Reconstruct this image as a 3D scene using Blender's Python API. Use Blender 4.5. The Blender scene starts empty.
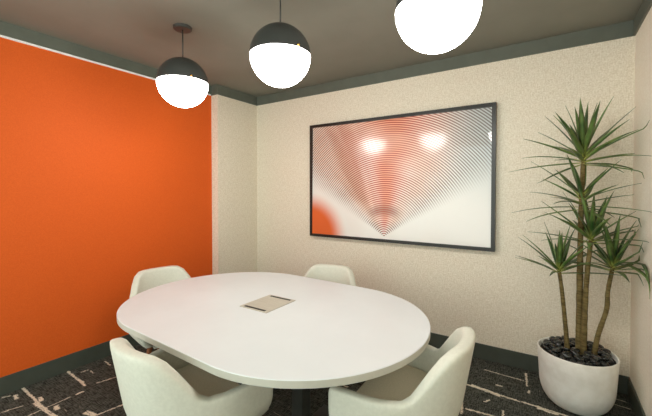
import bpy, bmesh, math, random
from mathutils import Vector, Matrix
random.seed(7)
S = bpy.context.scene
COL = S.collection
PI = math.pi

# ------------------------------------------------------------------ helpers
def link(name, bm, mat, parent=None, smooth=False, loc=None):
    me = bpy.data.meshes.new(name)
    bm.normal_update()
    bm.to_mesh(me); bm.free()
    if smooth:
        for p in me.polygons: p.use_smooth = True
    o = bpy.data.objects.new(name, me)
    COL.objects.link(o)
    if mat: me.materials.append(mat)
    if parent: o.parent = parent
    if loc: o.location = loc
    return o

def thing(name, label, cat, loc=(0, 0, 0), rz=0, group=None):
    o = bpy.data.objects.new(name, None)
    o.empty_display_size = .1
    COL.objects.link(o)
    o.location = loc; o.rotation_euler = (0, 0, rz)
    tag(o, label, cat, group)
    return o

def tag(o, label, cat, group=None):
    o['label'] = label; o['category'] = cat
    if group: o['group'] = group
    return o

def struct(o):
    o['kind'] = 'structure'; return o

def box(bm, x0, x1, y0, y1, z0, z1):
    v = [bm.verts.new((x, y, z)) for z in (z0, z1) for (x, y) in ((x0, y0), (x1, y0), (x1, y1), (x0, y1))]
    for f in ((3, 2, 1, 0), (4, 5, 6, 7), (0, 1, 5, 4), (1, 2, 6, 5), (2, 3, 7, 6), (3, 0, 4, 7)):
        bm.faces.new([v[i] for i in f])
    return bm

def boxobj(name, x0, x1, y0, y1, z0, z1, mat, parent=None, bevel=0):
    bm = box(bmesh.new(), x0, x1, y0, y1, z0, z1)
    if bevel:
        bmesh.ops.bevel(bm, geom=bm.edges[:], offset=bevel, segments=2, affect='EDGES', profile=.5)
    return link(name, bm, mat, parent)

def lathe(bm, prof, n=48, c=(0, 0), close_bottom=False, close_top=False):
    rings = []
    for r, z in prof:
        if r < 1e-6:
            rings.append([bm.verts.new((c[0], c[1], z))])
        else:
            rings.append([bm.verts.new((c[0] + r * math.cos(2 * PI * k / n), c[1] + r * math.sin(2 * PI * k / n), z)) for k in range(n)])
    for a, b in zip(rings, rings[1:]):
        for k in range(n):
            k2 = (k + 1) % n
            if len(a) == 1 and len(b) == 1: continue
            if len(a) == 1: bm.faces.new((a[0], b[k2], b[k]))
            elif len(b) == 1: bm.faces.new((a[k], a[k2], b[0]))
            else: bm.faces.new((a[k], a[k2], b[k2], b[k]))
    if close_bottom: bm.faces.new(rings[0][::-1])
    if close_top: bm.faces.new(rings[-1])
    return bm

def tube(bm, pts, radii, n=14, bump=None):
    pts = [Vector(p) for p in pts]
    rings = []
    for i, p in enumerate(pts):
        t = (pts[min(i + 1, len(pts) - 1)] - pts[max(i - 1, 0)]).normalized()
        a = t.orthogonal().normalized() if abs(t.z) < .3 else Vector((1, 0, 0)).cross(t).cross(t).normalized() * -1
        b = t.cross(a)
        r = radii[i]
        rings.append([bm.verts.new(p + (a * math.cos(2 * PI * k / n) + b * math.sin(2 * PI * k / n)) * r) for k in range(n)])
    for a, b in zip(rings, rings[1:]):
        for k in range(n):
            bm.faces.new((a[k], a[(k + 1) % n], b[(k + 1) % n], b[k]))
    bm.faces.new(rings[0][::-1]); bm.faces.new(rings[-1])
    return bm

def sstep(a, b, x):
    t = max(0, min(1, (x - a) / (b - a))); return t * t * (3 - 2 * t)

# ------------------------------------------------------------------ node maths
class N:
    """tiny expression helper for shader nodes"""
    def __init__(s, nt, sock): s.nt, s.s = nt, sock
    def _m(s, op, *a, clamp=False):
        n = s.nt.nodes.new('ShaderNodeMath'); n.operation = op; n.use_clamp = clamp
        for i, v in enumerate((s,) + a):
            if isinstance(v, N): s.nt.links.new(v.s, n.inputs[i])
            else: n.inputs[i].default_value = v
        return N(s.nt, n.outputs[0])
    def __add__(s, o): return s._m('ADD', o)
    def __sub__(s, o): return s._m('SUBTRACT', o)
    def __mul__(s, o): return s._m('MULTIPLY', o)
    def __rsub__(s, o): return (s * -1) + o
    def abs(s): return s._m('ABSOLUTE')
    def max(s, o): return s._m('MAXIMUM', o)
    def min(s, o): return s._m('MINIMUM', o)
    def sin(s): return s._m('SINE')
    def sqrt(s): return s._m('SQRT')
    def atan2(s, o): return s._m('ARCTAN2', o)
    def gt(s, o): return s._m('GREATER_THAN', o)
    def fract(s): return s._m('FRACT')
    def ramp(s, a, b):
        n = s.nt.nodes.new('ShaderNodeMapRange'); n.interpolation_type = 'SMOOTHSTEP'
        s.nt.links.new(s.s, n.inputs['Value'])
        lo, hi = (a, b) if a < b else (b, a)
        n.inputs['From Min'].default_value = lo; n.inputs['From Max'].default_value = hi
        n.inputs['To Min'].default_value = 0 if a < b else 1
        n.inputs['To Max'].default_value = 1 if a < b else 0
        return N(s.nt, n.outputs['Result'])

def mix(nt, fac, a, b):
    n = nt.nodes.new('ShaderNodeMix'); n.data_type = 'RGBA'
    for sock, v in ((n.inputs['Factor'], fac), (n.inputs['A'], a), (n.inputs['B'], b)) if False else ((n.inputs[0], fac), (n.inputs[6], a), (n.inputs[7], b)):
        if isinstance(v, N): nt.links.new(v.s, sock)
        elif hasattr(v, 'is_output'): nt.links.new(v, sock)
        elif isinstance(v, (int, float)): sock.default_value = v
        else: sock.default_value = (*v, 1)
    return n.outputs[2]

def noise(nt, vec, scale, detail=3, rough=.5, col=False):
    n = nt.nodes.new('ShaderNodeTexNoise'); n.inputs['Scale'].default_value = scale
    n.inputs['Detail'].default_value = detail; n.inputs['Roughness'].default_value = rough
    if vec is not None: nt.links.new(vec, n.inputs['Vector'])
    return N(nt, n.outputs[0])

def mapping(nt, vec, scale=(1, 1, 1), loc=(0, 0, 0)):
    n = nt.nodes.new('ShaderNodeMapping'); n.inputs['Scale'].default_value = scale; n.inputs['Location'].default_value = loc
    nt.links.new(vec, n.inputs['Vector']); return n.outputs[0]

def lin(c):
    """sRGB 0-255 to linear"""
    return tuple((v / 255 / 12.92 if v / 255 <= .04045 else ((v / 255 + .055) / 1.055) ** 2.4) for v in c)

def material(name, col=(.5, .5, .5), rough=.5, metal=0, spec=.5):
    m = bpy.data.materials.new(name); m.use_nodes = True
    nt = m.node_tree; b = nt.nodes['Principled BSDF']
    b.inputs['Base Color'].default_value = (*col, 1); b.inputs['Roughness'].default_value = rough
    b.inputs['Metallic'].default_value = metal; b.inputs['Specular IOR Level'].default_value = spec
    tc = nt.nodes.new('ShaderNodeTexCoord')
    return m, nt, b, tc

def bump(nt, b, h, strength, dist=.01):
    n = nt.nodes.new('ShaderNodeBump'); n.inputs['Strength'].default_value = strength; n.inputs['Distance'].default_value = dist
    nt.links.new(h.s, n.inputs['Height']); nt.links.new(n.outputs[0], b.inputs['Normal'])

def mottled(name, c1, c2, scale, rough=.6, bs=0, bdist=.002, stretch=(1, 1, 1), spec=.3, metal=0, lo=.3, hi=.7, detail=4):
    m, nt, b, tc = material(name, c1, rough, metal, spec)
    v = mapping(nt, tc.outputs['Object'], stretch)
    n = noise(nt, v, scale, detail, .6)
    nt.links.new(mix(nt, n.ramp(lo, hi), c1, c2), b.inputs['Base Color'])
    if bs: bump(nt, b, n, bs, bdist)
    return m

# ------------------------------------------------------------------ materials
M = {}
def wall_paper():
    m, nt, b, tc = material('woven_wallcovering', rough=.75, spec=.25)
    o = tc.outputs['Object']
    a = noise(nt, mapping(nt, o, (1, 1, 1)), 95, 4, .65)
    w = noise(nt, mapping(nt, o, (90, 90, 14)), 1.6, 3, .6)
    h = noise(nt, mapping(nt, o, (14, 14, 110)), 1.6, 3, .6)
    f = (a * .5 + w * .28 + h * .22)
    nt.links.new(mix(nt, f.ramp(.36, .64), lin((214, 203, 180)), lin((245, 238, 223))), b.inputs['Base Color'])
    bump(nt, b, f, .25, .002)
    return m
M['paper'] = wall_paper()
def orange():
    m, nt, b, tc = material('orange_fabric', rough=.7, spec=.3)
    o = tc.outputs['Object']
    w = noise(nt, mapping(nt, o, (60, 60, 220)), 1.5, 2, .6) * .5 + noise(nt, mapping(nt, o, (60, 220, 60)), 1.5, 2, .6) * .5
    nt.links.new(mix(nt, w.ramp(.35, .65), lin((214, 88, 22)), lin((224, 99, 30))), b.inputs['Base Color'])
    bump(nt, b, w, .1, .001)
    return m
M['paper_pale'] = mottled('pale_wallcovering', lin((236, 227, 210)), lin((246, 239, 225)), 90, .75, .2, .002, spec=.25)
M['orange'] = orange()
M['dark_trim'] = mottled('dark_grey_trim_paint', lin((70, 75, 67)), lin((75, 80, 72)), 8, .45, spec=.35)
M['upper_trim'] = mottled('grey_green_trim_paint', lin((96, 101, 91)), lin((101, 106, 96)), 8, .45, spec=.35)
M['ceiling'] = mottled('dark_ceiling_paint', lin((126, 125, 114)), lin((130, 129, 118)), 3, .6, spec=.3)
M['white_trim'] = material('white_trim', (.93, .93, .92), .5)[0]
M['laminate'] = mottled('white_laminate', lin((211, 215, 216)), lin((216, 220, 221)), 2, .36, spec=.4)
M['laminate_edge'] = mottled('white_edge_band', lin((186, 184, 172)), lin((194, 192, 180)), 6, .45)
M['leather'] = mottled('ivory_upholstery', lin((205, 205, 191)), lin((212, 212, 198)), 60, .55, .08, .001, spec=.35)
M['seat'] = mottled('taupe_seat_fabric', lin((218, 208, 186)), lin((230, 220, 198)), 140, .85, .15, .001, spec=.15)
M['wood'] = mottled('brown_wood', lin((120, 72, 44)), lin((148, 94, 60)), 12, .45, stretch=(8, 8, .8))
M['glide'] = material('pale_glide', lin((205, 203, 198)), .4)[0]
M['black_metal'] = mottled('charcoal_metal', lin((52, 54, 50)), lin((58, 60, 56)), 10, .42, spec=.5)
M['shade'] = mottled('graphite_shade_metal', lin((58, 60, 58)), lin((62, 64, 62)), 5, .38, spec=.5)
M['canopy'] = material('bronze_canopy', lin((62, 60, 56)), .5, 0)[0]
M['brass'] = material('brass', lin((214, 160, 84)), .3, 1)[0]
M['brushed'] = mottled('brushed_aluminium', lin((176, 170, 156)), lin((196, 190, 176)), 8, .42, stretch=(1, 40, 1), metal=.15, spec=.5)
M['slot'] = material('black_slot', (.008, .008, .008), .5)[0]
M['frame'] = mottled('black_frame', lin((27, 26, 22)), lin((33, 32, 28)), 12, .35, spec=.5)
M['pot'] = mottled('white_stone_pot', lin((232, 229, 220)), lin((244, 242, 235)), 16, .5, .1, .002, spec=.4)
M['soil'] = mottled('dark_soil', (.012, .010, .008), (.03, .024, .018), 60, .95, .6, .01)
M['pebble'] = mottled('polished_black_pebble', lin((30, 31, 31)), lin((56, 57, 56)), 9, .22, .05, .002, spec=.6)
def trunk_mat():
    m, nt, b, tc = material('plant_bark', rough=.8, spec=.2)
    o = tc.outputs['Object']
    r = noise(nt, mapping(nt, o, (14, 14, 110)), 1, 3, .6)
    g = noise(nt, o, 30, 3, .6)
    nt.links.new(mix(nt, (r * .6 + g * .4).ramp(.38, .62), lin((86, 74, 44)), lin((124, 108, 68))), b.inputs['Base Color'])
    bump(nt, b, r, .6, .006)
    return m
M['bark'] = trunk_mat()
def leaf_mat():
    m, nt, b, tc = material('leaf_green', rough=.38, spec=.5)
    sx = nt.nodes.new('ShaderNodeSeparateXYZ'); nt.links.new(tc.outputs['UV'], sx.inputs[0])
    u, v = N(nt, sx.outputs[0]), N(nt, sx.outputs[1])
    t = noise(nt, tc.outputs['Object'], 9, 2, .5)
    base = mix(nt, t.ramp(.35, .65), lin((50, 80, 36)), lin((100, 126, 64)))
    edge = mix(nt, (u - .5).abs().ramp(.3, .5) * .55, base, lin((132, 148, 84)))
    c = mix(nt, v.ramp(.22, .0), edge, lin((176, 184, 92)))
    nt.links.new(c, b.inputs['Base Color'])
    return m
M['leaf'] = leaf_mat()

def emis(name, col, strength):
    m = bpy.data.materials.new(name); m.use_nodes = True
    nt = m.node_tree; b = nt.nodes['Principled BSDF']
    b.inputs['Base Color'].default_value = (.9, .9, .88, 1)
    b.inputs['Emission Color'].default_value = (*col, 1); b.inputs['Emission Strength'].default_value = strength
    b.inputs['Roughness'].default_value = .3
    return m
GLOBE = 19
M['globe'] = emis('lit_opal_glass', (1, .97, .92), GLOBE)

# segments of the woven pale streaks in the carpet: (x0,y0,x1,y1,half width, strength)
STREAKS = [(-.10, -2.325, .56, -2.335, .016), (.20, -2.345, .50, -2.325, .022), (-.10, -2.045, .26, -2.06, .015), (.05, -2.05, .2, -2.045, .012),
    (-.03, -2.385, .045, -2.395, .022), (-.06, -2.45, -.045, -2.405, .010), (.147, -2.507, .176, -2.40, .008), (.337, -2.42, .328, -2.18, .007),
    (.15, -2.30, .215, -2.31, .022), (.36, -2.275, .42, -2.29, .026), (.326, -2.15, .328, -2.10, .014), (.694, -2.19, .73, -2.01, .012),
    (.60, -2.20, .70, -2.18, .03), (-.02, -1.80, .09, -1.81, .010), (.29, -2.0, .325, -1.87, .008), (.017, -1.995, .022, -1.94, .008), (.05, -1.94, .11, -1.945, .008),
    (.2, -1.8, .26, -1.7, .008), (.5, -1.9, .9, -1.91, .014), (.3, -1.5, .8, -1.5, .014), (.1, -1.2, .6, -1.2, .014), (1.3, -.5, 2.1, -.51, .014),
    (2.71, -.188, 2.985, -.204, .009), (2.60, -.49, 2.98, -.515, .016), (2.66, -.485, 2.86, -.515, .030), (2.985, -.51, 3.30, -.525, .014), (3.08, -.53, 3.2, -.54, .02),
    (2.993, -.064, 3.01, -.27, .012), (3.026, -.325, 3.027, -.375, .012), (2.775, -.655, 2.802, -.605, .011), (2.81, -.38, 2.86, -.375, .010),
    (2.642, -.71, 2.672, -.87, .013), (2.68, -.80, 2.86, -.782, .014), (2.894, -.685, 2.9, -.75, .009), (2.5, -.3, 2.53, -.42, .01),
    (3.52, -.11, 3.59, -.125, .008), (3.51, -.2, 3.60, -.208, .008), (3.2, -.9, 3.5, -.91, .014), (1.2, -1.0, 1.9, -1.01, .014), (1.1, -1.9, 1.13, -1.6, .012), (1.5, -1.3, 1.52, -1.0, .012)]
def carpet():
    m, nt, b, tc = material('charcoal_carpet', rough=.95, spec=.1)
    o = tc.outputs['Object']
    d1 = noise(nt, o, 38, 3, .7) - .5
    d2 = noise(nt, mapping(nt, o, (1, 1, 1), (7, 3, 0)), 38, 3, .7) - .5
    sx = nt.nodes.new('ShaderNodeSeparateXYZ'); nt.links.new(o, sx.inputs[0])
    x = N(nt, sx.outputs[0]) + d1 * .035
    y = N(nt, sx.outputs[1]) + d2 * .035
    mask = None
    for x0, y0, x1, y1, hw in STREAKS:
        cx, cy = (x0 + x1) / 2, (y0 + y1) / 2
        L = math.hypot(x1 - x0, y1 - y0); ux, uy = (x1 - x0) / L, (y1 - y0) / L
        dx, dy = x - cx, y - cy
        a = (dx * ux + dy * uy).abs() - L / 2
        c = (dx * -uy + dy * ux).abs() - hw * .52
        k = a.max(c).ramp(.004, -.004)
        mask = k if mask is None else mask.max(k)
    wear = noise(nt, mapping(nt, o, (10, 60, 1)), 1.6, 3, .6).ramp(.3, .46)
    mask = mask * wear
    # fine woven dashes, two directions, and scattered random short streaks
    f1 = noise(nt, mapping(nt, o, (16, 130, 1)), 1, 2, .6)
    f2 = noise(nt, mapping(nt, o, (150, 22, 1)), 1, 2, .6)
    g = noise(nt, o, 160, 2, .6)
    base = mix(nt, (f1 * .35 + f2 * .4 + g * .25).ramp(.40, .60), lin((30, 32, 29)), lin((94, 95, 88)))
    r1 = noise(nt, mapping(nt, o, (5, 75, 1)), 1, 2, .5).ramp(.71, .74) * noise(nt, o, 3.1, 1).ramp(.5, .56)
    r2 = noise(nt, mapping(nt, o, (85, 9, 1), (3, 5, 0)), 1, 2, .5).ramp(.70, .73) * noise(nt, mapping(nt, o, loc=(4, 1, 0)), 2.7, 1).ramp(.5, .56)
    c = mix(nt, r1.max(r2) * .55, base, lin((186, 178, 160)))
    streak = mix(nt, g.ramp(.3, .7), lin((196, 184, 162)), lin((240, 231, 212)))
    c = mix(nt, mask, c, streak)
    nt.links.new(c, b.inputs['Base Color'])
    bump(nt, b, g, .5, .004)
    return m
M['carpet'] = carpet()

# ------------------------------------------------------------------ room
XL, XR, ZC, ZB, ZS = -.104, 3.625, 2.637, 2.529, .1296
PIER, YB = .618, -4.3
T = .12
struct(boxobj('floor', XL - T, XR + T, YB - T, T, -.1, 0, M['carpet']))
struct(boxobj('ceiling', XL - T, XR + T, YB - T, T, ZC, ZC + .1, M['ceiling']))
struct(boxobj('wall_back', XL - T, XR + T, 0, T, 0, ZC, M['paper']))
struct(boxobj('wall_right', XR, XR + T, YB, 0, 0, ZC, M['paper_pale']))
bm = bmesh.new(); box(bm, XL - T, XL, -3.35, 0, 0, ZC); box(bm, XL - T, XL, YB, -3.35, 2.45, ZC); box(bm, XL - T, XL, YB, YB + .1, 0, 2.45)
struct(link('wall_left', bm, M['orange']))                    # ends at an unseen opening beside the camera, added to brighten the right wall
struct(boxobj('wall_pier', XL, 0, -PIER, 0, 0, ZC, M['paper']))
# glazed front behind the camera
bm = bmesh.new()
box(bm, XL - T, XR + T, YB - T, YB, 0, .35); box(bm, XL - T, XR + T, YB - T, YB, 2.45, ZC)
box(bm, XL - T, XL + .25, YB - T, YB, .35, 2.45); box(bm, XR - .2, XR + T, YB - T, YB, .35, 2.45)
struct(link('wall_front', bm, M['paper']))
# trims
struct(boxobj('trim_1', 0, XR, -.012, 0, ZB, ZC, M['upper_trim']))
struct(boxobj('trim_2', XR - .012, XR, YB, -.012, ZB, ZC, M['upper_trim']))
bm = bmesh.new(); box(bm, 0, .012, -PIER - .012, -.012, ZB, ZC); box(bm, XL, 0, -PIER - .012, -PIER, ZB, ZC)
struct(link('trim_3', bm, M['upper_trim']))
struct(boxobj('trim_4', XL, XL + .018, YB, -PIER - .012, ZB + .012, ZC, M['upper_trim']))
struct(boxobj('baseboard_back', 0, XR, -.012, 0, 0, ZS, M['dark_trim'], bevel=.003))
struct(boxobj('baseboard_right', XR - .012, XR, YB, -.012, 0, ZS, M['dark_trim'], bevel=.003))
struct(boxobj('baseboard_left', XL, XL + .012, -3.35, -PIER - .012, 0, ZS, M['dark_trim'], bevel=.003))
bm = bmesh.new(); box(bm, 0, .012, -PIER - .012, -.012, 0, ZS); box(bm, XL, 0, -PIER - .012, -PIER, 0, ZS)
struct(link('baseboard_pier', bm, M['dark_trim']))
struct(boxobj('trim_5', XL, XL + .010, YB, -PIER - .013, ZB - .002, ZB + .012, M['white_trim']))

# ------------------------------------------------------------------ table
TX, TY, TZ = 1.669, -1.614, .74
R7 = -.035
tb = thing('conference_table', 'large white oval conference table on dark square posts', 'table', (TX, TY, 0), R7)
def stadium(a, b, st=.335, k=160):
    """racetrack outline: straight long sides, rounded ends"""
    out = []
    for i in range(k):
        t = 2 * PI * (i + .5) / k
        c, q = math.cos(t), math.sin(t)
        out.append(((a - st) * c + math.copysign(st, c), b * q))
    return out
def slab(name, a, b, z0, z1, mat, parent, bev=.003):
    bm = bmesh.new()
    prof = [(-bev, z0), (0, z0 + bev), (0, z1 - bev), (-bev, z1)]
    rings = [[bm.verts.new((x, y, z)) for x, y in stadium(a + d, b + d)] for d, z in prof]
    for p, q in zip(rings, rings[1:]):
        n = len(p)
        for i in range(n): bm.faces.new((p[i], p[(i + 1) % n], q[(i + 1) % n], q[i]))
    bm.faces.new(rings[0][::-1]); bm.faces.new(rings[-1])
    bm.normal_update()
    for fc in bm.faces: fc.material_index = 0 if abs(fc.normal.z) > .5 else 1
    o = link(name, bm, mat, parent); o.data.materials.append(M['laminate_edge'])
    return o
slab('tabletop', .988, .675, TZ - .034, TZ, M['laminate'], tb)
for sx in (-1, 1):
    px = sx * .27
    p = boxobj('post', px - .038, px + .038, -.04, .04, .014, TZ - .075, M['black_metal'], tb, .004)
    boxobj('base_plate', px - .07, px + .07, -.33, .33, 0, .014, M['black_metal'], tb, .004)
boxobj('support_rail', -.5, .5, -.035, .035, TZ - .075, TZ - .034, M['black_metal'], tb, .004)
# power unit set in the tabletop
pw = thing('power_port', 'flat brushed metal power and cable cover set in the white tabletop', 'power outlet', (1.660, -1.599, TZ))
boxobj('cover_plate', -.11, .11, -.138, .138, 0, .004, M['brushed'], pw, .001)
for sy in (-1, 1):
    boxobj('cable_slot', -.085, .085, sy * .117 - .009, sy * .117 + .009, .0035, .0052, M['slot'], pw)

# ------------------------------------------------------------------ chairs
HW, BK, FR, CR = .34, -.27, .195, .325
ZPK, ZARM, ZBOT, TH = .800, .594, .335, .05
def ushape(n_arm=10, n_arc=12, n_back=10):
    """outer plan path from the right arm front round the back to the left arm front: point, outward normal, arc length from back centre"""
    half = []
    nb = HW - CR
    for i in range(n_back + 1):
        x = nb * i / n_back; half.append((x, BK, 0, -1, x))
    for i in range(1, n_arc + 1):
        t = PI / 2 * i / n_arc
        half.append((nb + CR * math.sin(t), BK + CR - CR * math.cos(t), math.sin(t), -math.cos(t), nb + CR * t))
    L0 = nb + CR * PI / 2
    for i in range(1, n_arm + 1):
        y = BK + CR + (FR - BK - CR) * i / n_arm
        half.append((HW, y, 1, 0, L0 + y - BK - CR))
    return [(-x, y, -nx, ny, s) for x, y, nx, ny, s in half[:0:-1]] + half
def ridge(s):
    t = (s - .105) / .235                             # soft shoulder, straight slope, crisp corner where the arm starts
    k = 0 if t < 0 else (t * t / .7 if t < .35 else t - .175) / .825
    return ZARM + (ZPK - ZARM) * (1 - .5 * min(1, k) - .5 * sstep(.15, .34, s))
def make_chair(label):
    t = thing('tub_chair', label, 'chair', group=None)
    path = ushape(); bm = bmesh.new(); rings = []
    Ltot = path[-1][4]
    for x, y, nx, ny, s in path:
        zt = ridge(s); zb = ZBOT + .05 * sstep(Ltot - .12, Ltot, s) * .4
        lean = .058 * (1 - sstep(.13, .36, s)) + .004
        th = TH + .010 * (1 - sstep(.15, .4, s))
        def P(off, z):
            out = lean * (z - .45) / .36 - .09 * max(0, (.47 - z) / .13) ** 1.6
            return Vector((x + nx * (out + off), y + ny * (out + off), z))
        loop = []
        for k in range(9):                       # outside, bottom to top
            z = zb + (zt - th / 2 - zb) * k / 8; loop.append(P(0, z))
        for k in range(1, 8):                    # rolled top edge
            a = PI * k / 8; ca, sa = math.cos(a), math.sin(a)
            loop.append(P(-th / 2 + th / 2 * math.copysign(abs(ca) ** .62, ca), zt - th / 2 + th / 2 * sa ** .62))
        for k in range(9):
            z = zt - th / 2 + (zb - zt + th / 2) * k / 8; loop.append(P(-th, z))
        rings.append(loop)
    # rounded arm fronts: extra shrinking rings
    def endcap(loop, d):
        c = sum(loop, Vector()) / len(loop); out = []
        for k in range(1, 5):
            a = PI / 2 * k / 4
            sc = .035 * (1 - math.cos(a)); f = .03 * math.sin(a)
            out.append([Vector((v.x + (c.x - v.x) * min(1, sc / .035 * .75), v.y + f, v.z + max(-sc * 1.0, min(sc * 1.0, (c.z - v.z))))) for v in loop])
        return out
    rings = endcap(rings[0], 1)[::-1] + rings + endcap(rings[-1], 1)
    vr = [[bm.verts.new(v) for v in r] for r in rings]
    n = len(vr[0])
    for a, b in zip(vr, vr[1:]):
        for k in range(n): bm.faces.new((a[k], b[k], b[(k + 1) % n], a[(k + 1) % n]))
    bm.faces.new(vr[0]); bm.faces.new(vr[-1][::-1])
    bmesh.ops.recalc_face_normals(bm, faces=bm.faces[:])
    shell = link('shell', bm, M['leather'], t, True)
    # seat base and cushion follow the inside of the shell
    def pad(name, inset, z0, z1, mat, r, front):
        bm = bmesh.new()
        pts = [(x - nx * inset, min(y - ny * inset, front)) for x, y, nx, ny, s in path]
        c = Vector((0, 0, 0))
        prof = [(r, z0), (r * .3, z0 + r * .3), (0, z0 + r), (0, z1 - r), (r * .3, z1 - r * .3), (r, z1 - .002), (r * 3, z1 + .004)]
        rr = []
        for d, z in prof:
            rr.append([bm.verts.new((px * (1 - d / .28), py * (1 - d / .28), z)) for px, py in pts])
        for a, b in zip(rr, rr[1:]):
            m = len(a)
            for k in range(m): bm.faces.new((a[k], a[(k + 1) % m], b[(k + 1) % m], b[k]))
        bm.faces.new(rr[0][::-1]); bm.faces.new(rr[-1])
        bmesh.ops.recalc_face_normals(bm, faces=bm.faces[:])
        return link(name, bm, mat, t, True)
    pad('seat_base', TH + .085, .32, .40, M['leather'], .015, FR - .02)
    pad('seat_cushion', TH + .016, .40, .475, M['seat'], .022, FR + .005)
    for sx in (-1, 1):
        for sy in (-1, 1):
            a = Vector((sx * .13, sy * .09, .338)); e = Vector((sx * .165, sy * .115, .022))
            lb = bmesh.new(); tube(lb, [a, a.lerp(e, .5), e], [.022, .018, .012], 12)
            lg = link('leg', lb, M['wood'], t, True)
            gb = bmesh.new(); tube(gb, [e, (e.x * 1.01, e.y * 1.01, .001)], [.0135, .0135], 12)
            link('glide', gb, M['glide'], lg, True)
    return t
def dup(root, loc, rz, label):
    r = root.copy(); COL.objects.link(r); r.location = loc; r.rotation_euler = (0, 0, rz); r['label'] = label
    for ch in list(root.children):
        c = ch.copy(); COL.objects.link(c); c.parent = r
        for g in list(ch.children):
            d = g.copy(); COL.objects.link(d); d.parent = c
    return r
CH = 'chairs around the conference table'
R = math.radians
def spot(bx, by, rot): return (bx - math.sin(rot) * -BK, by + math.cos(rot) * -BK, 0)
chair = make_chair('ivory tub chair nearest the camera, its rounded back at the lower left before the table')
chair['group'] = CH
chair.location = spot(1.682, -2.448, -.062); chair.rotation_euler = (0, 0, -.062)
dup(chair, spot(2.813, -1.604, 1.603), 1.603, 'ivory tub chair at the right end of the table, seen side-on left of the planter')
dup(chair, spot(1.545, -.674, 3.358), 3.358, 'ivory tub chair behind the far side of the table, under the framed picture')
dup(chair, spot(.397, -1.554, -1.763), -1.763, 'ivory tub chair at the left end of the table, against the orange wall')

# ------------------------------------------------------------------ pendants
def sphere_prof(r, a0, a1, n=16):
    return [(r * math.cos(a0 + (a1 - a0) * i / n) if abs(abs(a0 + (a1 - a0) * i / n) - PI / 2) > 1e-6 else 0, r * math.sin(a0 + (a1 - a0) * i / n)) for i in range(n + 1)]
PR = .176
def make_pendant(label, loc):
    t = thing('pendant_light', label, 'pendant light', loc, 0, 'globe pendants above the table')
    bm = bmesh.new()
    # open hollow metal dome
    prof = sphere_prof(PR, 0, PI / 2 - .06, 18) + [(.012, PR + .004), (0, PR + .004)]
    lathe(bm, prof, 64)
    lathe(bm, [(PR - .006, .0)] + sphere_prof(PR - .006, 0, PI / 2, 14), 64)
    lathe(bm, [(PR - .006, 0), (PR, 0)], 64)
    bmesh.ops.recalc_face_normals(bm, faces=bm.faces[:])
    d = link('dome_shade', bm, M['shade'], t, True)
    bm = bmesh.new(); lathe(bm, sphere_prof(PR - .001, -PI / 2, -.012, 24) + [(PR - .012, -.001), (0, -.001)], 64)
    bmesh.ops.recalc_face_normals(bm, faces=bm.faces[:])
    g = link('glass_globe', bm, M['globe'], t, True); g['label'] = 'glowing white lower half'
    az = R(-17)
    bm = bmesh.new(); tube(bm, [(math.cos(az) * (PR - .006), math.sin(az) * (PR - .006), .008), (math.cos(az) * (PR + .012), math.sin(az) * (PR + .012), .008)], [.007, .006], 12)
    s = link('thumb_screw', bm, M['brass'], t, True); s['label'] = 'small brass screw on the rim'
    H = ZC - loc[2]
    bm = bmesh.new(); tube(bm, [(0, 0, PR), (0, 0, H - .018)], [.0045, .0045], 10)
    link('stem', bm, M['shade'], t, True)
    bm = bmesh.new(); lathe(bm, [(0, H - .022), (.056, H - .022), (.062, H - .018), (.064, H), (0, H)], 40)
    bmesh.ops.recalc_face_normals(bm, faces=bm.faces[:])
    link('ceiling_canopy', bm, M['canopy'], t)
    return t
make_pendant('dark domed globe pendant nearest the orange wall, its ceiling canopy in view', (.891, -1.66, 2.234))
make_pendant('dark domed globe pendant hanging in the middle of the row, left of the picture top', (1.818, -1.66, 2.232))
make_pendant('largest globe pendant, nearest the camera, cut by the top edge above the picture', (2.726, -1.70, 2.223))

# ------------------------------------------------------------------ picture
FX0, FX1, FZ0, FZ1 = .866, 2.757, .941, 2.181
pic = thing('framed_picture', 'large framed abstract print of fanned red arcs on the beige wall', 'picture', ((FX0 + FX1) / 2, 0, FZ0))
hw = (FX1 - FX0) / 2; ph = FZ1 - FZ0; fw, fd = .03, .052
bm = bmesh.new()
def bar(bm, pts):
    lo = [bm.verts.new((x, -fd, z)) for x, z in pts]; hi = [bm.verts.new((x, -.002, z)) for x, z in pts]
    bm.faces.new(lo); bm.faces.new(hi[::-1])
    for i in range(4): bm.faces.new((lo[i], hi[i], hi[(i + 1) % 4], lo[(i + 1) % 4]))
o4 = [(-hw, 0), (hw, 0), (hw, ph), (-hw, ph)]; i4 = [(-hw + fw, fw), (hw - fw, fw), (hw - fw, ph - fw), (-hw + fw, ph - fw)]
for k in range(4): bar(bm, [o4[k], o4[(k + 1) % 4], i4[(k + 1) % 4], i4[k]])
bmesh.ops.recalc_face_normals(bm, faces=bm.faces[:])
link('frame', bm, M['frame'], pic)
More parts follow.
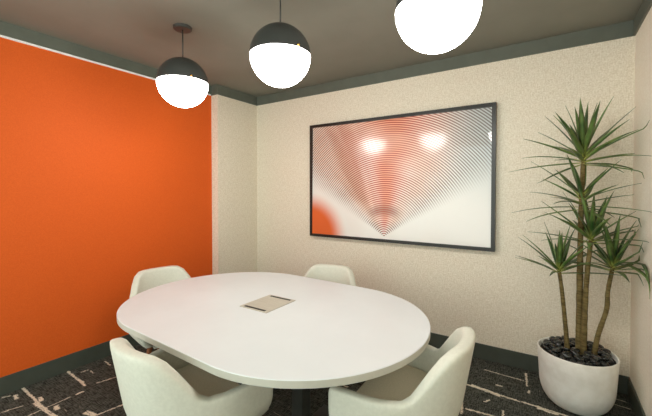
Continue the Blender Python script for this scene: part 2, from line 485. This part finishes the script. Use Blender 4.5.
def art():
    m, nt, b, tc = material('fan_print', rough=.35, spec=.3)
    sx = nt.nodes.new('ShaderNodeSeparateXYZ'); nt.links.new(tc.outputs['UV'], sx.inputs[0])
    W_, H_ = 2 * (hw - fw), ph - 2 * fw
    X = N(nt, sx.outputs[0]) * W_; Y = N(nt, sx.outputs[1]) * H_
    ax, ay = 1.764 - FX0 - fw, .03
    dx, dy = X - ax, Y - ay
    r = (dx * dx + dy * dy).sqrt(); ang = dx.atan2(dy)
    uv = tc.outputs['UV']
    cl = noise(nt, mapping(nt, uv, (2.2, 1.6, 1)), 1.4, 2, .5)
    cl2 = noise(nt, mapping(nt, uv, (1.5, 2.4, 1), (5, 2, 0)), 1.3, 2, .5)
    white = lin((236, 234, 229))
    fan = ang.abs().ramp(1.0, .55)
    ray = noise(nt, None, 1, 2, .5)
    cmb = nt.nodes.new('ShaderNodeCombineXYZ'); nt.links.new((ang * 4.2).s, cmb.inputs[0]); nt.links.new((r * .5).s, cmb.inputs[1])
    nt.links.new(cmb.outputs[0], ray.s.node.inputs['Vector'])
    rays = ray.ramp(.40, .62)
    # pale ground, cool at the top corners, warm inside the fan
    bg = mix(nt, X.ramp(1.30, 1.85) * Y.ramp(.2, .9) * .75, white, lin((176, 188, 188)))  # cool grey at the right: the room's reflection painted into the print colour
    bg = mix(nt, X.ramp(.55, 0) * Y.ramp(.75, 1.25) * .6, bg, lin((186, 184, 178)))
    bg = mix(nt, fan * r.ramp(.02, .25) * (cl.ramp(.28, .7) * .55 + .35) * X.ramp(1.75, 1.2), bg, lin((248, 206, 182)))
    red = (ang - .06).abs().ramp(.36, .03) * r.ramp(.02, .2)
    bg = mix(nt, red * (cl2.ramp(.25, .7) * .35 + .50), bg, lin((236, 142, 100)))
    bg = mix(nt, rays * fan * (ang + .55).abs().ramp(.45, .1) * r.ramp(.1, .4) * .55, bg, lin((196, 140, 110)))
    # rounded orange patch in the lower left corner
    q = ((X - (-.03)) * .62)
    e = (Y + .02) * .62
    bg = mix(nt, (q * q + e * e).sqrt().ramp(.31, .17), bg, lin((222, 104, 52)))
    # dark smoky crescent low in the fan
    bg = mix(nt, (r - .26).abs().ramp(.09, .0) * ang.abs().ramp(.85, .3) * .62, bg, lin((120, 84, 66)))
    # fine concentric arcs
    st = (r * (1 / .0212)).fract()
    line = (st - .5).abs().ramp(.31, .19)
    win = ang.abs().ramp(1.10, .84)
    edge = ang.abs().ramp(.25, .75)
    lc = mix(nt, edge, lin((176, 56, 32)), lin((116, 66, 48)))
    lc = mix(nt, X.ramp(1.2, 1.75) * .75, lc, lin((104, 102, 100)))
    patch = (cl2.ramp(.30, .50) * .4 + .6)
    c = mix(nt, line * win * patch * (edge * -.06 + .92), bg, lc)
    nt.links.new(c, b.inputs['Base Color'])
    b.inputs['Coat Weight'].default_value = 1; b.inputs['Coat IOR'].default_value = 1.48; nt.links.new((X.ramp(1.75, 1.45) * .11 + .03).s, b.inputs['Coat Roughness'])
    return m
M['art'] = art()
bm = bmesh.new(); uvl = bm.loops.layers.uv.new('UVMap')
nx_, nz_ = 48, 32
def bow(u, v):     # the acrylic sheet leans back slightly at the top and is gently warped to the right
    return -.045 + .013 * v + .004 * u + .027 * max(0, u - .25) ** 3
gr = [[bm.verts.new((-hw + fw - .004 + (2 * (hw - fw) + .008) * i / nx_, bow(i / nx_, j / nz_), fw - .004 + (ph - 2 * fw + .008) * j / nz_)) for i in range(nx_ + 1)] for j in range(nz_ + 1)]
for j in range(nz_):
    for i in range(nx_):
        f = bm.faces.new((gr[j][i], gr[j][i + 1], gr[j + 1][i + 1], gr[j + 1][i]))
        for lp, (a, c) in zip(f.loops, ((i, j), (i + 1, j), (i + 1, j + 1), (i, j + 1))): lp[uvl].uv = (a / nx_, c / nz_)
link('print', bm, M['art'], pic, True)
boxobj('backing_board', -hw + fw - .003, hw - fw + .003, -.009, -.003, fw - .003, ph - fw + .003, M['frame'], pic)

# ------------------------------------------------------------------ plant
PX, PY, PRD, PH = 3.298, -.35, .225, .372
pl = thing('potted_plant', 'tall spiky dracaena in a round white planter by the right corner', 'plant', (PX, PY, 0))
bm = bmesh.new()
prof = [(0, .0), (.10, .0)]
for i in range(13):
    a = -PI / 2 + PI / 2 * i / 12
    prof.append((.10 + (PRD - .012 - .10) * math.cos(a), .175 + .175 * math.sin(a)) if i else (.105, .001))
prof += [(PRD - .006, .27), (PRD, PH - .006), (PRD - .003, PH), (PRD - .008, PH), (PRD - .012, PH - .006), (PRD - .022, PH - .09), (0, PH - .09)]
lathe(bm, prof, 72); bmesh.ops.recalc_face_normals(bm, faces=bm.faces[:])
link('planter', bm, M['pot'], pl, True)
bm = bmesh.new(); lathe(bm, [(PRD - .021, PH - .088), (PRD - .018, PH - .026), (.1, PH - .014), (0, PH - .010)], 48, close_bottom=True)
link('soil', bm, M['soil'], pl, True)
def trunk(pts, r0, r1, seg=26):
    pts = [Vector(p) - Vector((PX, PY, 0)) for p in pts]
    out = []; rad = []
    n = len(pts) - 1
    for i in range(seg + 1):
        t = i / seg * n; k = min(int(t), n - 1); f = t - k
        p0, p1, p2, p3 = pts[max(k - 1, 0)], pts[k], pts[k + 1], pts[min(k + 2, n)]
        p = .5 * ((2 * p1) + (p2 - p0) * f + (2 * p0 - 5 * p1 + 4 * p2 - p3) * f * f + (3 * p1 - p0 - 3 * p2 + p3) * f ** 3)
        out.append(p); rad.append((r0 + (r1 - r0) * i / seg) * (1 + .06 * random.uniform(-1, 1)) * (1.25 if i == 0 else 1))
    bm = bmesh.new(); tube(bm, out, rad, 16)
    return link('trunk', bm, M['bark'], pl, True)
trunk([(3.312, -.35, .31), (3.312, -.35, .75), (3.312, -.35, 1.2), (3.322, -.345, 1.69)], .022, .013, 40)
trunk([(3.334, -.378, .31), (3.338, -.378, .6), (3.348, -.376, .9), (3.368, -.37, 1.14)], .019, .012)
trunk([(3.252, -.37, .31), (3.238, -.365, .5), (3.215, -.36, .75), (3.195, -.35, .905)], .0155, .011)
trunk([(3.385, -.36, .31), (3.41, -.36, .5), (3.452, -.36, .68), (3.458, -.355, .8), (3.482, -.35, .965)], .0165, .011)

def leaf(bm, uvl, org, az, el, L, w, droop, twist=0):
    n = 12
    p = Vector(org); d_el = el
    pts = []
    for i in range(n + 1):
        pts.append(p.copy())
        e = el - droop * (i / n) ** 1.5
        p = p + Vector((math.cos(az) * math.cos(e), math.sin(az) * math.cos(e), math.sin(e))) * (L / n)
    for q in pts:                                    # keep clear of the two walls
        if q.x + PX > XR - .02: q.y -= (q.x + PX - XR + .02) * .6; q.x = XR - .02 - PX
        if q.y + PY > -.02: q.x -= (q.y + PY + .02) * .3; q.y = -.02 - PY
    side0 = Vector((-math.sin(az), math.cos(az), 0))
    rows = []
    for i, q in enumerate(pts):
        t = i / n
        ww = w * (.55 + .45 * sstep(0, .25, t)) * (1 - max(0, (t - .35) / .65) ** 1.5) * .5 + .0004
        tg = (pts[min(i + 1, n)] - pts[max(i - 1, 0)]).normalized()
        up = side0.cross(tg) * -1
        up = tg.cross(side0).normalized() if tg.cross(side0).length > 1e-6 else Vector((0, 0, 1))
        up = -up if up.z < 0 else up
        rows.append([bm.verts.new(q - side0 * ww + up * ww * .35), bm.verts.new(q - up * .0012), bm.verts.new(q + side0 * ww + up * ww * .35), bm.verts.new(q + up * .0012)])
    for i, (a, b) in enumerate(zip(rows, rows[1:])):
        for (k, k2, u0, u1) in ((0, 1, 0, .5), (1, 2, .5, 1), (2, 3, 1, .5), (3, 0, .5, 0)):
            f = bm.faces.new((a[k], a[k2], b[k2], b[k]))
            for lp, (u, v) in zip(f.loops, ((u0, i / n), (u1, i / n), (u1, (i + 1) / n), (u0, (i + 1) / n))): lp[uvl].uv = (u, v)
def crown(c, n, Lmin, Lmax, el0, el1, rise, seed, w=.026, extra=()):
    rnd = random.Random(seed)
    bm = bmesh.new(); uvl = bm.loops.layers.uv.new('UVMap')
    for i in range(n):
        f = i / (n - 1)                               # 0 = lowest outer leaf, 1 = upright centre
        az = i * 2.39996 + rnd.uniform(-.25, .25)
        el = el0 + (el1 - el0) * f ** 1.1 + rnd.uniform(-.09, .09)
        L = (Lmin + (Lmax - Lmin) * rnd.random()) * (1 - .18 * f)
        org = Vector(c) - Vector((PX, PY, 0)) + Vector((math.cos(az) * .008, math.sin(az) * .008, rise * (f - .7)))
        leaf(bm, uvl, org, az, el, L, w * rnd.uniform(.8, 1.15), rnd.uniform(.1, .45) * (1 - .7 * f))
    for az, el, L, droop in extra:
        leaf(bm, uvl, Vector(c) - Vector((PX, PY, 0)), az, el, L, w, droop)
    return link('leaf_crown', bm, M['leaf'], pl, True)
crown((3.322, -.345, 1.69), 32, .36, .48, -.14, 1.45, .10, 3, .038)
crown((3.318, -.345, 1.40), 21, .34, .46, -.12, .9, .12, 5, .034)
crown((3.368, -.37, 1.145), 23, .31, .42, .05, 1.45, .06, 11, .037)
crown((3.195, -.35, .915), 20, .29, .38, .15, 1.45, .05, 21, .035)
crown((3.482, -.35, .975), 26, .29, .40, .0, 1.45, .07, 33, .036, [(-.75, .35, .42, 2.0), (-1.1, .2, .36, 1.2)])

# pebbles
def pebble_mesh(seed):
    rnd = random.Random(seed); bm = bmesh.new()
    bmesh.ops.create_icosphere(bm, subdivisions=3, radius=1)
    a, b_, c_ = rnd.uniform(.025, .036), rnd.uniform(.018, .025), rnd.uniform(.011, .016)
    ph_ = [rnd.uniform(0, 6) for _ in range(3)]
    for v in bm.verts:
        k = 1 + .09 * math.sin(2.3 * v.co.x + ph_[0]) + .08 * math.sin(2.7 * v.co.y + ph_[1]) + .05 * math.sin(3.1 * v.co.z + ph_[2])
        v.co = Vector((v.co.x * a * k, v.co.y * b_ * k, v.co.z * c_ * k))
    me = bpy.data.meshes.new('pebble'); bm.to_mesh(me); bm.free()
    for p in me.polygons: p.use_smooth = True
    me.materials.append(M['pebble']); return me
pms = [pebble_mesh(i) for i in range(9)]
rnd = random.Random(4)
trunks_at = [(3.312, -.35, .034), (3.334, -.378, .03), (3.252, -.37, .028), (3.385, -.36, .028)]
placed = []
def try_place(z, R_, dmin, tilt):
    for _ in range(900):
        rr = R_ * math.sqrt(rnd.random()); a = rnd.uniform(0, 2 * PI)
        x, y = PX + rr * math.cos(a), PY + rr * math.sin(a)
        if any(math.hypot(x - tx, y - ty) < tr + .018 for tx, ty, tr in trunks_at): continue
        if any(math.hypot(x - q[0], y - q[1]) < dmin and abs(z - q[2]) < .018 for q in placed): continue
        placed.append((x, y, z))
        o = bpy.data.objects.new('pebble', rnd.choice(pms)); COL.objects.link(o)
        o.location = (x, y, soil_z(x, y) + z); o.rotation_euler = (rnd.uniform(-tilt, tilt), rnd.uniform(-tilt, tilt), rnd.uniform(0, 6.28))
        tag(o, 'smooth black pebble on the soil of the white planter', 'pebble', 'black pebbles in the planter')
        return True
    return False
def soil_z(x, y): return PH - .011 - .014 * min(1, math.hypot(x - PX, y - PY) / PRD)
zs = 0
while len(placed) < 90 and try_place(.014, PRD - .045, .038, .3): pass
n1 = len(placed)
while len(placed) < n1 + 45 and try_place(.037, PRD - .055, .044, .5): pass

# ------------------------------------------------------------------ light
w = bpy.data.worlds.new('World'); S.world = w; w.use_nodes = True
bg = w.node_tree.nodes['Background']
bg.inputs[0].default_value = (.90, 1.0, .93, 1); bg.inputs[1].default_value = 2.4

# ------------------------------------------------------------------ camera
cd = bpy.data.cameras.new('camera'); cam = bpy.data.objects.new('camera', cd); COL.objects.link(cam)
F, SH, PIT, YAW = 344.17, -10.58, .0195, .5778
cd.sensor_fit = 'HORIZONTAL'; cd.sensor_width = 36; cd.lens = F / 652 * 36
cd.shift_y = SH / 652
cd.clip_start = .05
cam.location = (3.1402, -3.2034, 1.45)
cam.rotation_euler = (PI / 2 - PIT, 0, YAW)
S.camera = cam
S.view_settings.view_transform = 'Standard'; S.view_settings.look = 'None'; S.view_settings.gamma = 1
S.view_settings.use_curve_mapping = False
S.view_settings.exposure = .42
S.cycles.max_bounces = 14; S.cycles.diffuse_bounces = 9
